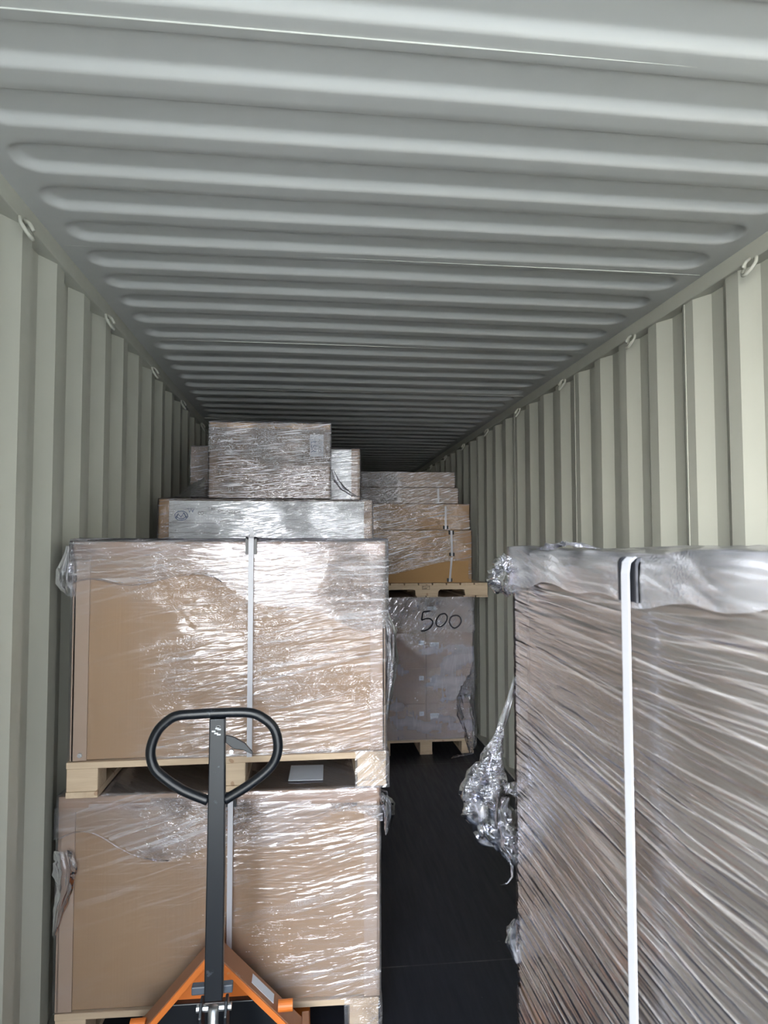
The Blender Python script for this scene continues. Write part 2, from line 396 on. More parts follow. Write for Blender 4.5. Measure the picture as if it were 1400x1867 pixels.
def shell(w, d, h, off=.004, res=.012, amp=.0025, seed=0.0, faces='FLRBT', hem=None, hemtop=None, bulge=None, zb=0.0, ang=0.0, res_v=None, su=4, sv=34, round_=.02):
    """film wrapped round a box 0..w,0..d,zb..h: a wrinkled surface. F front, L left, R right, B back, T top"""
    bm = bmesh.new(); cache = {}
    rv = res_v or res
    def disp(p, n):
        u = p.x + p.y; q = u*math.cos(ang) + p.z*math.sin(ang); r = p.z*math.cos(ang) - u*math.sin(ang)
        s = noise.noise(Vector((q*su+seed, r*sv, seed))) + .5*noise.noise(Vector((q*su*2.3, r*sv*2+seed, 3))) + .8*noise.noise(Vector((p.x*5+seed, p.y*5, p.z*6)))
        return off + amp*.4*(s+.6)
    def vert(p):
        key = (round(p[0], 5), round(p[1], 5), round(p[2], 5))
        if key in cache: return cache[key]
        P = Vector(p)
        if hem and P.z < h-1e-4:
            hz_ = hem(P.x, P.y)
            if P.z < hz_+rv*.55: P.z = max(hz_, zb)
        # normal = sum of the face normals this point lies on, corners pulled in to a soft round
        n = Vector((0, 0, 0)); e = 1e-5
        if P.x < e: n.x -= 1
        if P.x > w-e: n.x += 1
        if P.y < e: n.y -= 1
        if P.y > d-e: n.y += 1
        if P.z > h-e: n.z += 1
        if P.z < zb+e and False: n.z -= 1
        k = max(.6, n.length)
        dd = disp(P, n)
        Q = P + n/k*dd*(1.0 if n.length < 1.1 else 1.25)
        if bulge: Q = bulge(P, Q, n)
        cache[key] = bm.verts.new(Q); return cache[key]
    def lin(a, b, r):
        m = max(1, int(round((b-a)/r))); return [a+(b-a)*i/m for i in range(m+1)]
    X, Yv, Z = lin(0, w, res), lin(0, d, res), lin(zb, h, rv)
    def quad(ps):
        c = sum((Vector(p) for p in ps), Vector())/4
        if hem and c.z < hem(c.x, c.y): return
        if hemtop and c.z > hemtop(c.x, c.y): return
        try: bm.faces.new([vert(p) for p in ps])
        except ValueError: pass
    if 'F' in faces:
        for x0, x1 in zip(X, X[1:]):
            for z0, z1 in zip(Z, Z[1:]): quad(((x0,0,z0),(x1,0,z0),(x1,0,z1),(x0,0,z1)))
    if 'B' in faces:
        for x0, x1 in zip(X, X[1:]):
            for z0, z1 in zip(Z, Z[1:]): quad(((x1,d,z0),(x0,d,z0),(x0,d,z1),(x1,d,z1)))
    if 'L' in faces:
        for x0, x1 in zip(Yv, Yv[1:]):
            for z0, z1 in zip(Z, Z[1:]): quad(((0,x1,z0),(0,x0,z0),(0,x0,z1),(0,x1,z1)))
    if 'R' in faces:
        for x0, x1 in zip(Yv, Yv[1:]):
            for z0, z1 in zip(Z, Z[1:]): quad(((w,x0,z0),(w,x1,z0),(w,x1,z1),(w,x0,z1)))
    if 'T' in faces:
        for x0, x1 in zip(X, X[1:]):
            for y0, y1 in zip(Yv, Yv[1:]): quad(((x0,y0,h),(x1,y0,h),(x1,y1,h),(x0,y1,h)))
    return bm

def crumple(pts, widths, seed, folds=7, amp=.35, seg=26, depth=.4, sub=5):
    """a gathered rag of film that hangs along pts; widths along it; folded cross-section"""
    bm = bmesh.new(); P = [Vector(p) for p in pts]; rows = []
    path = []; ww = []
    for i in range(len(P)-1):
        for k in range(sub):
            t = k/sub; path.append(P[i].lerp(P[i+1], t)); ww.append(widths[i]*(1-t)+widths[i+1]*t)
    path.append(P[-1]); ww.append(widths[-1])
    for i, (p, w) in enumerate(zip(path, ww)):
        row = []
        for k in range(seg):
            a = 2*PI*k/seg
            r = w/2*(1 + amp*math.sin(folds*a + seed + i*.25) + .45*noise.noise(Vector((math.cos(a)*2.2+seed, math.sin(a)*2.2, i*.33))) + .22*noise.noise(Vector((math.cos(a)*7+seed, math.sin(a)*7, i*.9))))
            row.append(bm.verts.new(p + Vector((math.cos(a)*r, math.sin(a)*r*depth, .25*w*noise.noise(Vector((a*1.5, i*.7, seed)))))))
        rows.append(row)
    for a, b in zip(rows, rows[1:]):
        for k in range(seg): bm.faces.new((a[k], a[(k+1) % seg], b[(k+1) % seg], b[k]))
    return bm

def strip_text(parent, name, txt, size, loc, rot, mat, label=None, depth=.0004, sx=1.0):
    cu = bpy.data.curves.new(name, 'FONT'); cu.body = txt; cu.size = size; cu.extrude = depth; cu.align_x = 'CENTER'; cu.align_y = 'CENTER'
    tmp = bpy.data.objects.new(name, cu); C.objects.link(tmp)
    dg = bpy.context.evaluated_depsgraph_get(); me = bpy.data.meshes.new_from_object(tmp.evaluated_get(dg))
    bpy.data.objects.remove(tmp); me.name = name
    o = bpy.data.objects.new(name, me); C.objects.link(o); me.materials.clear(); me.materials.append(mat)
    o.parent = parent; o.location = loc; o.rotation_euler = rot; o.scale = (sx, 1, 1)
    if label: o['label'] = label
    return o

# ------------------------------------------------------------------ LEFT FRONT STACK
def capped_carton(loc, w, d, h, label, group, rz, strap_x, mats, bolt=False, lidh=.048, sot=.016):
    e = empty('cardboard_crate', loc, label, 'crate', group, rz)
    mesh_obj('body', one(.012, w-.012, .012, d-.012, 0, h-.004), mats[0], e, bevel=.003)
    pw = .052
    for x0, x1, y0, y1 in ((.0, pw, 0, .02), (w-pw, w, 0, .02), (0, pw, d-.02, d), (w-pw, w, d-.02, d)):
        bm = bmesh.new(); t = .005
        yy = (y0, y0+t) if y0 == 0 else (y1-t, y1)
        bx(bm, x0, x1, yy[0]+.004 if y0 == 0 else yy[0]-.004, yy[1]+.004 if y0 == 0 else yy[1]-.004, 0, h-.01)
        xa = (.004, .009) if x0 == 0 else (w-.009, w-.004)
        ya = (.004, pw) if y0 == 0 else (d-pw, d-.004)
        bx(bm, xa[0], xa[1], ya[0], ya[1], 0, h-.01)
        mesh_obj('edge_board', bm, M['edge'], e)
    bm = bmesh.new(); bx(bm, 0, w, 0, d, h-.004, h)
    for a in ((0, w, 0, .004), (0, w, d-.004, d), (0, .004, .004, d-.004), (w-.004, w, .004, d-.004)): bx(bm, *a, h-lidh, h-.004)
    mesh_obj('lid', bm, mats[1], e)
    s = mesh_obj('strap', ribbon_loop(strap_x, .0085, 0, d, 0, h, 'x', off=.0225, ot=sot), M['strap'], e)
    g = mesh_obj('corner_guard', corner_guard(strap_x, .0185, 0, h, off=.0175, ot=sot-.005), M['black'], s); g['label'] = 'black plastic corner guard'
    if bolt:
        bm = bmesh.new(); P_ = [(.0, .03, h+.014), (-.002, .028, h+.035), (-.008, .024, h+.050), (-.018, .02, h+.056)]
        for (a, b) in zip(P_, P_[1:]):
            prism(bm, [(a[0]-.007, a[2]), (a[0]+.007, a[2]-.002), (b[0]+.007, b[2]-.003), (b[0]-.006, b[2])], 'y', b[1]-.001, b[1]+.001)
        o_ = mesh_obj('strap_end', bm, M['strap'], s); o_.location = (strap_x, 0, 0)
        bm = bmesh.new(); cyl(bm, (.032, .004, .018), (.032, -.001, .018), .0075, 16); cyl(bm, (.032, -.001, .018), (.032, -.003, .018), .004, 6)
        mesh_obj('bolt', bm, M['steel'], e, smooth=False)
    return e

GP = 'wooden block pallets under the wrapped crates'
GL = 'strapped cardboard crates in stretch film'
# lower crate
rzl = -.035
lowp = block_pallet((-1.133, 2.345, 0), 1.055, 1.06, .15, 'bare pine block pallet on the floor under the lower left crate, pallet truck in front', GP, rzl)
low = capped_carton((-1.133, 2.345, .152), 1.058, 1.06, .690, 'strapped brown crate in stretch film on the floor pallet behind the pallet truck', GL, rzl, .56, (M['card'], M['lid']), sot=.0055)
upp = block_pallet((-1.098, 2.300, .850), 1.045, 1.06, .115, 'pine block pallet stacked between the two left front crates', GP, 0.0)
upc = capped_carton((-1.090, 2.305, .967), 1.035, 1.06, .714, 'strapped brown crate in stretch film on top of the left front stack', GL, 0.0, .578, (M['card'], M['lid']), bolt=True)

def mask_lin(terms):
    """returns mask(t,x,y,z): product/max of smooth box windows (x0,x1,z0,z1,soft,value)"""
    def f(t, x, y, z):
        nz = t.noise(t.comb(x, z, 0.0), 6.0, 3)
        xx = t.math('ADD', x, t.math('MULTIPLY', t.math('SUBTRACT', nz, .5), .30)); zz = t.math('ADD', z, t.math('MULTIPLY', t.math('SUBTRACT', nz, .5), .22))
        m = 1.0
        for (x0, x1, z0, z1, s, val) in terms:
            a = t.mrange(xx, x0-s, x0+s); b = t.mrange(xx, x1-s, x1+s, 1, 0); c = t.mrange(zz, z0-s, z0+s); d = t.mrange(zz, z1-s, z1+s, 1, 0)
            k = t.math('MULTIPLY', t.math('MULTIPLY', a, b), t.math('MULTIPLY', c, d))
            k = t.math('SUBTRACT', 1.0, t.math('MULTIPLY', k, 1-val))
            m = t.math('MULTIPLY', m, k)
        return m
    return f
# upper crate film: smooth at the lower left, pulled tight in the middle, crumpled right and along the top
fA = film_mat('stretch_film_upper', su=1.3, sv=52, ang=.05, amp=1.6, crk=.4, haze=.07, refl=.60, rough=.09, mask=mask_lin([(-.5, .26, -.5, .56, .10, .06)]), seed=1.7)
f = mesh_obj('stretch_film', shell(1.035, 1.06, .714, .005, .011, .0022, 1.0, 'FLRT', su=3, sv=40, hem=lambda x, y: -.06 if x > .75 else -.01, zb=-.0), fA, upc, smooth=True)
fB = film_mat('stretch_film_top_band', su=2.6, sv=55, ang=-.1, amp=.8, crk=.9, haze=.06, refl=.5, line=.8, seed=5.1, flat=.6)
def hemA(x, y):
    return .56 + .035*math.sin(x*5.5) + .02*math.sin(x*17+1) + (.02*math.sin(y*9)) - .20*max(0, x-.45)
f = mesh_obj('stretch_film', shell(1.035, 1.06, .714, .011, .011, .004, 4.0, 'FLRT', hem=hemA, zb=.30, su=7, sv=18), fB, upc, smooth=True)
fC = film_mat('stretch_film_crumple', su=12, sv=20, ang=1.2, amp=.5, crk=1.0, haze=.0, refl=.42, seed=2.2, flat=1.0, line=.22, rough=.08)
# hem roll: a bunched edge of film
bm = bmesh.new(); pts = [(x, -.014, hemA(x, 0)+.004*math.sin(x*30)) for x in [i*.03 for i in range(0, 17)]]
tube(bm, pts, .005, 7, rfun=lambda t: .0010+.0018*abs(math.sin(t*9)))
mesh_obj('film_roll', bm, fC, upc, smooth=True)
mesh_obj('film_rag', crumple([(-.012, .0, .70), (-.022, .0, .62), (-.020, 0, .57), (-.006, 0, .535)], [.02, .045, .05, .02], 3.0), fC, upc, smooth=True)
mesh_obj('film_rag', crumple([(1.04, .02, .47), (1.053, .02, .40), (1.055, .02, .30), (1.046, .02, .20), (1.04, .02, .10)], [.012, .04, .045, .032, .012], 5.0), fC, upc, smooth=True)
# film pulled down over the right front block of its pallet
fD = film_mat('stretch_film_foot', su=3, sv=50, ang=.62, amp=1.1, crk=.6, haze=.1, refl=.8, seed=8.3, flat=.9)
bm = shell(.105, .22, .117, .006, .008, .002, 9, 'FR', zb=0.0, ang=.6, su=8, sv=60)
o = mesh_obj('stretch_film', bm, fD, upp, smooth=True); o.location = (.944, -.006, -.001)
# lower crate film
fE = film_mat('stretch_film_lower', su=1.1, sv=44, ang=.09, amp=1.6, crk=.12, haze=.07, refl=.8, rough=.09, mask=mask_lin([(-.5, .42, -.5, .46, .16, .10)]), seed=3.3)
mesh_obj('stretch_film', shell(1.058, 1.06, .690, .005, .011, .0024, 2.0, 'FLRT', su=2.5, sv=36), fE, low, smooth=True)
fF = film_mat('stretch_film_lower_band', su=2.8, sv=45, ang=.15, amp=.9, crk=1.1, haze=.07, refl=.6, line=.8, seed=6.6, flat=.5)
def hemB(x, y):
    return .54 + .05*math.sin(x*6+2) + .03*math.sin(x*15) - .10*max(0, .3-x)
mesh_obj('stretch_film', shell(1.058, 1.06, .690, .010, .011, .0035, 7.0, 'FLR', hem=hemB, hemtop=lambda x, y: .655+.02*math.sin(x*4), zb=.34, su=7, sv=20), fF, low, smooth=True)
bm = bmesh.new(); pts = [(x, -.014, hemB(x, 0)+.006*math.sin(x*24)) for x in [i*.03 for i in range(0, 13)]]
tube(bm, pts, .005, 7, rfun=lambda t: .0008+.0015*abs(math.sin(t*8+1)))
mesh_obj('film_roll', bm, fC, low, smooth=True)
mesh_obj('film_rag', crumple([(.02, -.012, .52), (.035, -.014, .46), (.03, -.012, .40), (.012, -.01, .33), (-.004, -.004, .25)], [.05, .06, .04, .03, .01], 2.0, depth=.22), fC, low, smooth=True)
mesh_obj('film_rag', crumple([(1.062, .0, .672), (1.085, -.005, .645), (1.09, -.006, .60), (1.083, 0, .555), (1.08, 0, .53)], [.015, .035, .028, .015, .003], 6.0), fC, low, smooth=True)
bm = bmesh.new(); tube(bm, [(1.062, -.01, .685), (1.082, -.012, .68), (1.09, -.012, .64), (1.103, -.012, .605)], .003, 6, rfun=lambda t: .0035-.0028*t)
mesh_obj('film_thread', bm, fC, low, smooth=True)
# its foot: film over the right front block
bm = shell(.115, .2, .152, .006, .008, .003, 12, 'FR', zb=0.0, ang=.6, su=8, sv=50)
o = mesh_obj('stretch_film', bm, fD, lowp, smooth=True); o.location = (.945, -.006, 0)
# paper on the top of the lower crate
lb = mesh_obj('paper_label', one(.745, .865, .06, .22, .6995, .7005), M['paper'], low); lb['label'] = 'white paper label lying under the film on the lid'

# ------------------------------------------------------------------ RIGHT FRONT STACK
def side_strap_crate(loc, w, d, h, label, strap_y, mats):
    e = empty('cardboard_crate', loc, label, 'crate', GL)
    mesh_obj('body', one(.010, w-.010, .010, d-.010, 0, h-.004), mats[0], e, bevel=.003)
    pw = .05
    for x0 in (0, w-pw):
        for y0 in (0, d-pw):
            bm = bmesh.new(); t = .005
            xs = (.003, .008) if x0 == 0 else (w-.008, w-.003)
            bx(bm, xs[0], xs[1], y0+.003 if y0 == 0 else y0, y0+pw if y0 == 0 else d-.003, 0, h-.01)
            ys = (.003, .008) if y0 == 0 else (d-.008, d-.003)
            bx(bm, x0+.008 if x0 == 0 else x0, x0+pw if x0 == 0 else w-.008, ys[0], ys[1], 0, h-.01)
            mesh_obj('edge_board', bm, M['edge'], e)
    bm = bmesh.new(); bx(bm, 0, w, 0, d, h-.004, h)
    for a in ((0, w, 0, .003), (0, w, d-.003, d), (0, .003, .003, d-.003), (w-.003, w, .003, d-.003)): bx(bm, *a, h-.05, h-.004)
    mesh_obj('lid', bm, mats[1], e)
    s = mesh_obj('strap', ribbon_loop(strap_y, .0095, 0, w, 0, h, 'y', off=.0235, ot=.0065), M['strap'], e)
    g = mesh_obj('corner_guard', corner_guard(strap_y, .023, 0, h, leg=.046, axis='y', off=.0165, ot=.002), M['black'], s); g['label'] = 'black plastic corner guard'
    return e
RX, RY = .088, .215
block_pallet((RX, RY, 0), 1.06, 1.07, .12, 'pine block pallet on the floor at the bottom of the right front stack', GP)
rlo = side_strap_crate((RX, RY, .122), 1.06, 1.07, .705, 'brown crate in stretch film at the bottom of the right front stack', .565, (M['card2'], M['lid']))
rpa = block_pallet((RX, RY, .836), 1.06, 1.07, .118, 'pine block pallet between the two right front crates, under stretch film', GP)
rup = side_strap_crate((RX, RY, .956), 1.06, 1.07, .690, 'near brown crate thick with streaky stretch film on top of the right stack', .565, (M['card2'], M['lid']))
def bulge_r(P, Q, n):
    # the film runs straight from the crate to the block below, and fluffs up at the top rim
    if P.z > .62: Q.x -= .010*max(0, noise.noise(Vector((P.y*7, P.z*9, 2)))+.35) if n.x < 0 else 0
    if n.z > 0: Q.z += .012*max(0, noise.noise(Vector((P.x*4, P.y*6, 1)))+.1) + (.006*max(0, noise.noise(Vector((P.x*19, P.y*22, 5)))))
    return Q
fR = film_mat('stretch_film_right', su=.8, sv=75, ang=-.015, spread=.3, line=.9, amp=1.6, crk=.1, haze=.11, refl=1.0, tint=(.86, .80, .80), rough=.14, seed=2.9, flat=.7, warp=.03)
mesh_obj('stretch_film', shell(1.06, 1.07, .690, .006, .012, .0022, 3.0, 'LFBT', bulge=bulge_r, su=1.4, sv=55, res_v=.006), fR, rup, smooth=True)
mesh_obj('stretch_film', shell(1.06, 1.07, .119, .005, .014, .002, 3.0, 'LB', su=1.4, sv=55, res_v=.008), fR, rpa, smooth=True)
fR2 = film_mat('stretch_film_right_top', su=5, sv=34, ang=.1, amp=1.0, crk=.4, haze=.22, refl=.9, rough=.14, seed=7.9, flat=.8)
mesh_obj('stretch_film', shell(1.06, 1.07, .690, .012, .012, .0035, 5.0, 'LBT', zb=.55, bulge=bulge_r,
      hem=lambda x, y: .668-.035*y+.008*math.sin(y*9)+.005*math.sin(y*31)), fR2, rup, smooth=True)
fR3 = film_mat('stretch_film_right_low', su=.8, sv=75, ang=-.015, spread=.3, line=.75, amp=1.4, crk=.1, haze=.08, refl=1.0, tint=(.86, .80, .80), rough=.14, seed=4.9, flat=.7, warp=.03)
mesh_obj('stretch_film', shell(1.06, 1.07, .700, .006, .014, .0025, 8.0, 'LB', su=1.4, sv=50, res_v=.008), fR3, rlo, smooth=True)
# fluffed film at the far top corner
mesh_obj('film_rag', crumple([(-.006, 1.05, .690), (-.014, 1.055, .660), (-.014, 1.07, .630), (-.004, 1.07, .615)], [.05, .075, .065, .03], 1.0, depth=.6), fC, rup, smooth=True)
mesh_obj('film_rag', crumple([(.02, .98, .700), (.05, 1.0, .712), (.09, 1.0, .716), (.13, .98, .704)], [.02, .035, .03, .015], 4.0, depth=.5), fC, rup, smooth=True)
# the long gathered tail hanging into the aisle
mesh_obj('film_tail', crumple([(-.004, 1.07, .455), (-.018, 1.075, .40), (-.034, 1.08, .345), (-.048, 1.085, .300), (-.062, 1.09, .245), (-.058, 1.09, .19), (-.040, 1.085, .145), (-.020, 1.08, .115), (-.008, 1.078, .095)],
      [.006, .012, .016, .040, .078, .088, .070, .030, .016], 1.4, folds=5, amp=.22, seg=40, depth=.45, sub=6), fC, rup, smooth=True)
bm = bmesh.new(); tube(bm, [(-.02, 1.08, .105), (-.012, 1.08, .085), (-.012, 1.08, .066), (-.022, 1.08, .055), (-.036, 1.08, .054)], .002, 6, rfun=lambda t: .004-.0032*t)
mesh_obj('film_thread', bm, fC, rup, smooth=True)
mesh_obj('film_rag', crumple([(-.006, 1.07, .112), (-.012, 1.075, .095), (-.012, 1.075, .065), (-.004, 1.07, .03)], [.012, .022, .024, .01], 9.0), fC, rpa, smooth=True)

# ------------------------------------------------------------------ MIDDLE LEFT: crates behind the left stack
block_pallet((-1.10, 3.60, 0), 1.12, 1.08, .12, 'pine pallet on the floor hidden behind the left front stack', GP)
e = empty('cardboard_crate', (-1.10, 3.60, .122), 'tall brown crate behind the left front stack, carrying the white-panelled crate', 'crate')
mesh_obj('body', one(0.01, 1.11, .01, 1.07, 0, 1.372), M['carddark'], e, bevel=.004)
for x0 in (0, 1.07): mesh_obj('edge_board', one(x0, x0+.05, 0.002, .012, 0, 1.37), M['edge'], e)
mesh_obj('lid', one(0, 1.12, 0, 1.08, 1.372, 1.376), M['lid'], e)

wp = empty('panelled_crate', (-1.10, 3.60, 1.50), 'wide crate with white front panel and wooden end posts under the tall brown carton', 'crate')
WW, WH = 1.125, .412
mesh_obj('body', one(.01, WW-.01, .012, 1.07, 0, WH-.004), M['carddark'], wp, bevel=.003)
p = mesh_obj('front_panel', one(.052, WW-.045, .006, .013, .0, WH-.008), M['white'], wp); p['label'] = 'white panel with blue printed marks'
for x0, x1 in ((0, .052), (WW-.045, WW)): mesh_obj('end_post', one(x0, x1, .0, .03, 0, WH-.002), M['cardw'] if x0 == 0 else M['edge'], wp)
mesh_obj('lid', one(0, WW, 0, 1.08, WH-.002, WH+.002), M['carddark'], wp)
# printed marks
bm = bmesh.new()
def arc(cx, cz, r, a0, a1, n=18, sq=1.0): return [(cx+r*math.cos(a0+(a1-a0)*i/n), .0045, cz+sq*r*math.sin(a0+(a1-a0)*i/n)) for i in range(n+1)]
tube(bm, arc(.115, .325, .033, 0, 2*PI, 24, .75), .0022, 5)
tube(bm, [(.085, .0045, .31), (.10, .0045, .335), (.113, .0045, .317), (.128, .0045, .34), (.145, .0045, .312)], .0032, 5)
tube(bm, arc(.115, .325, .024, PI, 2*PI, 10, .7), .0022, 5)
g = mesh_obj('printed_logo', bm, M['blue'], p)
strip_text(p, 'printed_text', 'W', .035, (.165, .0045, .352), (PI/2, 0, 0), M['blue'])
strip_text(p, 'printed_text', '00', .03, (.215, .0045, .338), (PI/2, 0, 0), M['greyink'])
strip_text(p, 'printed_text', '" M', .026, (.27, .0045, .358), (PI/2, 0, 0), M['greyink'])
strip_text(p, 'printed_text', 'MUNBDK', .03, (.365, .0045, .345), (PI/2, 0, 0), M['greyink'])
bm = bmesh.new()
for zz in (.285, .235): bx(bm, .054, .30 if zz > .26 else .27, .0042, .0058, zz, zz+.0022)
mesh_obj('printed_line', bm, M['greyink'], p)
fM = film_mat('stretch_film_middle', su=3.5, sv=60, ang=.02, amp=.9, crk=.6, haze=.12, seed=11.0, flat=.6, line=1.3)
mesh_obj('stretch_film', shell(WW, 1.08, WH, .005, .013, .002, 6.0, 'FRLT', su=4, sv=50), fM, wp, smooth=True)
# top carton
tp = empty('cardboard_carton', (-.845, 3.605, 1.921), 'tall brown carton crinkled in clear film, topmost above the white-panelled crate', 'carton', None, -.012)
TW, TD, TH = .642, .34, .405
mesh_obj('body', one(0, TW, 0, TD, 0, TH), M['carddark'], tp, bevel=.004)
bm = bmesh.new(); bx(bm, 0, TW, -.001, 0, TH*.5-.001, TH*.5+.001) if False else None
mesh_obj('tape_strip', one(0.001, TW-.001, -.0012, .0, TH-.03, TH-.001), M['cardw'], tp)
lb = mesh_obj('shipping_label', one(TW-.11, TW-.037, -.0015, -.0003, .225, .345), M['paper'], tp); lb['label'] = 'white printed shipping label'
strip_text(lb, 'printed_text', 'JLSR', .042, (TW-.092, -.002, .283), (PI/2, PI/2, 0), M['blue'])
strip_text(lb, 'printed_text', '4.1 KO', .024, (TW-.058, -.002, .283), (PI/2, PI/2, 0), M['greyink'])
strip_text(tp, 'printed_text', 'C B O 9 R', .032, (.052, -.001, .20), (PI/2, PI/2, 0), M['greyink'])
fT = film_mat('stretch_film_topmost', su=4, sv=95, ang=-.06, amp=1.0, crk=1.3, haze=.12, seed=13.0, flat=1.0, line=2.0)
mesh_obj('stretch_film', shell(TW, TD, TH, .005, .011, .0022, 8.0, 'FLRT', su=6, sv=55), fT, tp, smooth=True)
# box behind
bp = empty('panelled_crate', (-1.00, 3.965, 1.920), 'pale crate with brown posts behind the topmost carton, dark brown at its left', 'crate')
BW, BD, BH = .985, .68, .325
mesh_obj('body', one(.006, BW-.006, .012, BD, 0, BH-.003), M['carddark'], bp, bevel=.003)
mesh_obj('front_panel', one(.45, BW-.05, .006, .0125, 0, BH-.004), M['white'], bp)
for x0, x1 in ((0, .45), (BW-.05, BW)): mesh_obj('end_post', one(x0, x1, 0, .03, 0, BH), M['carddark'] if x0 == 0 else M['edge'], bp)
mesh_obj('stretch_film', shell(BW, BD, BH, .005, .015, .002, 3.0, 'FRT', su=4, sv=50), fM, bp, smooth=True)
# tent of film sloping from the back crate to the corner of the white-panelled crate
bm = bmesh.new(); n = 14; rows = []
A, B, Cc, Dd = Vector((-1.09, 3.60, 1.925)), Vector((-.86, 3.60, 1.925)), Vector((-1.0, 3.95, 2.02)), Vector((-.87, 3.62, 2.03))
for i in range(n+1):
    row = []
    for j in range(n+1):
        s, t_ = i/n, j/n
        p_ = (A*(1-s)+B*s)*(1-t_) + (Cc*(1-s)+Dd*s)*t_
        row.append(bm.verts.new(p_ - bp.location + Vector((0, 0, .012*noise.noise(Vector((s*9, t_*3, 1))) - .03*math.sin(PI*t_)))))
    rows.append(row)
for a, b in zip(rows, rows[1:]):
    for j in range(n): bm.faces.new((a[j], b[j], b[j+1], a[j+1]))
mesh_obj('film_sheet', bm, fM, bp, smooth=True)
# loose film edge hanging beside the topmost carton
mesh_obj('film_rag', crumple([(TW+.012, .03, .16), (TW+.035, .03, .10), (TW+.075, .02, .05), (TW+.13, .01, .015), (TW+.18, 0, .008)], [.008, .025, .03, .022, .01], 2.0), fC, tp, smooth=True)

# ------------------------------------------------------------------ FAR RIGHT STACK
FY = 5.33
block_pallet((.235, FY, 0), .775, 1.0, .118, 'pine block pallet on the dark floor under the cartons marked 500', GP)
cart = None
cw, ch = .388, .281
fGc = 'small cartons in the film-wrapped stack marked 500'
rowsn = ['bottom row', 'second row up', 'third row up', 'top row']
for r in range(4):
    for c in range(2):
        e = empty('small_carton', (.235+c*cw, FY+.004*((r*3+c) % 3), .120+r*ch), 'grey-brown carton, %s of the stack marked 500, %s' % (rowsn[r], ('left column' if c == 0 else 'right column')), 'carton', fGc)
        mesh_obj('body', one(.002, cw-.002, 0, .98, 0, ch-.002), M['card2'], e, bevel=.003)
        t_ = mesh_obj('tape_strip', one(.003, cw-.003, -.0008, .0, ch*.46, ch*.46+.03) if r % 2 else one(.15, .20, -.0008, 0, .004, ch-.006), M['lid'], e)
        if c == 1:
            lx, lz, lw, lh = .035, .150, .072, .052
            if r == 3: lx, lz, lh = .015, .180, .030
            lb = mesh_obj('shipping_label', one(lx, lx+lw, -.002, -.0009, lz, lz+lh), M['paper'], e); lb['label'] = 'small white printed label'
            if r < 3:
                strip_text(lb, 'printed_text', 'ULTR', .027, (lx+lw/2, -.0024, lz+lh*.70), (PI/2, 0, 0), M['ink'])
                strip_text(lb, 'printed_text', 'X X' if r != 1 else 'X', .020, (lx+lw/2, -.0024, lz+lh*.28), (PI/2, 0, 0), M['ink'])
            else: strip_text(lb, 'printed_text', '4.0', .018, (lx+lw/2, -.0024, lz+lh*.5), (PI/2, 0, 0), M['ink'])
        else:
            lx = cw-.055 if r < 3 else .055
            lb = mesh_obj('shipping_label', one(lx, lx+.038, -.002, -.0009, .185, .185+.034), M['paper'], e); lb['label'] = 'small pale label'
            strip_text(lb, 'printed_text', 'x1', .016, (lx+.019, -.0024, .202), (PI/2, 0, 0), M['greyink'])
f5 = film_mat('stretch_film_far_low', su=3, sv=26, ang=1.45, amp=.35, crk=.35, haze=.33, seed=17.0, flat=.25, line=.15, tint=(.74, .77, .95))  # blue skylight falling on this stack is put into the film tint
fs = empty('stretch_film_wrap', (.235, FY-.004, .118), 'clear stretch film round the carton stack marked 500', 'stretch film')
mesh_obj('film_sheet', shell(.776, .99, 1.122, .006, .016, .002, 2.0, 'FLR', su=4, sv=20), f5, fs, smooth=True)
f6 = film_mat('stretch_film_far_band', su=9, sv=34, ang=.9, amp=.8, crk=1.5, haze=.2, seed=19.0, flat=.8)
mesh_obj('film_sheet', shell(.776, .99, 1.122, .012, .014, .003, 4.0, 'FR', zb=.80, hem=lambda x, y: .875+.13*max(0, x-.25)*0 - .10*max(0, x-.30)+.02*math.sin(x*14)+(.14*max(0, x-.55))), f6, fs, smooth=True)
# 500 in marker
bm = bmesh.new(); yy = -.019
def stroke(pts, r=.0055):
    tube(bm, [(a, yy, b) for a, b in pts], r, 6)
def px(x, z): return (x - .235, z - .118)
import math as _m
def atp(u, v):     # point on the front plane of this stack from its place in the photo
    x3, z3 = (u-700)/F, -(v-933.5)/F
    d = world_dir(x3, 1, z3); k = (FY-.02)/d.y
    return (CX+d.x*k-.235, CZ+d.z*k-.118)
def crom(P, n=6):
    out = []; Q = [P[0]]+list(P)+[P[-1]]
    for i in range(1, len(Q)-2):
        p0, p1, p2, p3 = [Vector(q) for q in Q[i-1:i+3]]
        for k in range(n):
            t = k/n; out.append(tuple(.5*((2*p1)+(p2-p0)*t+(2*p0-5*p1+4*p2-p3)*t*t+(3*p1-p0-3*p2+p3)*t**3)))
    out.append(P[-1]); return out
stroke([atp(784, 1114), atp(777, 1115), atp(771, 1116)])
stroke([atp(771, 1116), atp(769.5, 1123), atp(768.5, 1131)])
stroke(crom([atp(768.5, 1131), atp(776, 1128), atp(784, 1128.5), atp(789, 1134), atp(786, 1142), atp(779, 1148), atp(772, 1150), atp(767, 1150)]))
stroke(crom([atp(809, 1119), atp(802, 1121), atp(796, 1129), atp(795, 1137), atp(799, 1142), atp(806, 1141), atp(813, 1133), atp(815, 1124), atp(811, 1119), atp(806, 1119)]))
stroke(crom([atp(826, 1122), atp(821, 1127), atp(819.5, 1135), atp(823, 1142), atp(829, 1145), atp(836, 1141), atp(840.5, 1133), atp(838, 1125), atp(832, 1122), atp(826, 1123)]))
mesh_obj('handwritten_number', bm, M['ink'], fs, smooth=True)
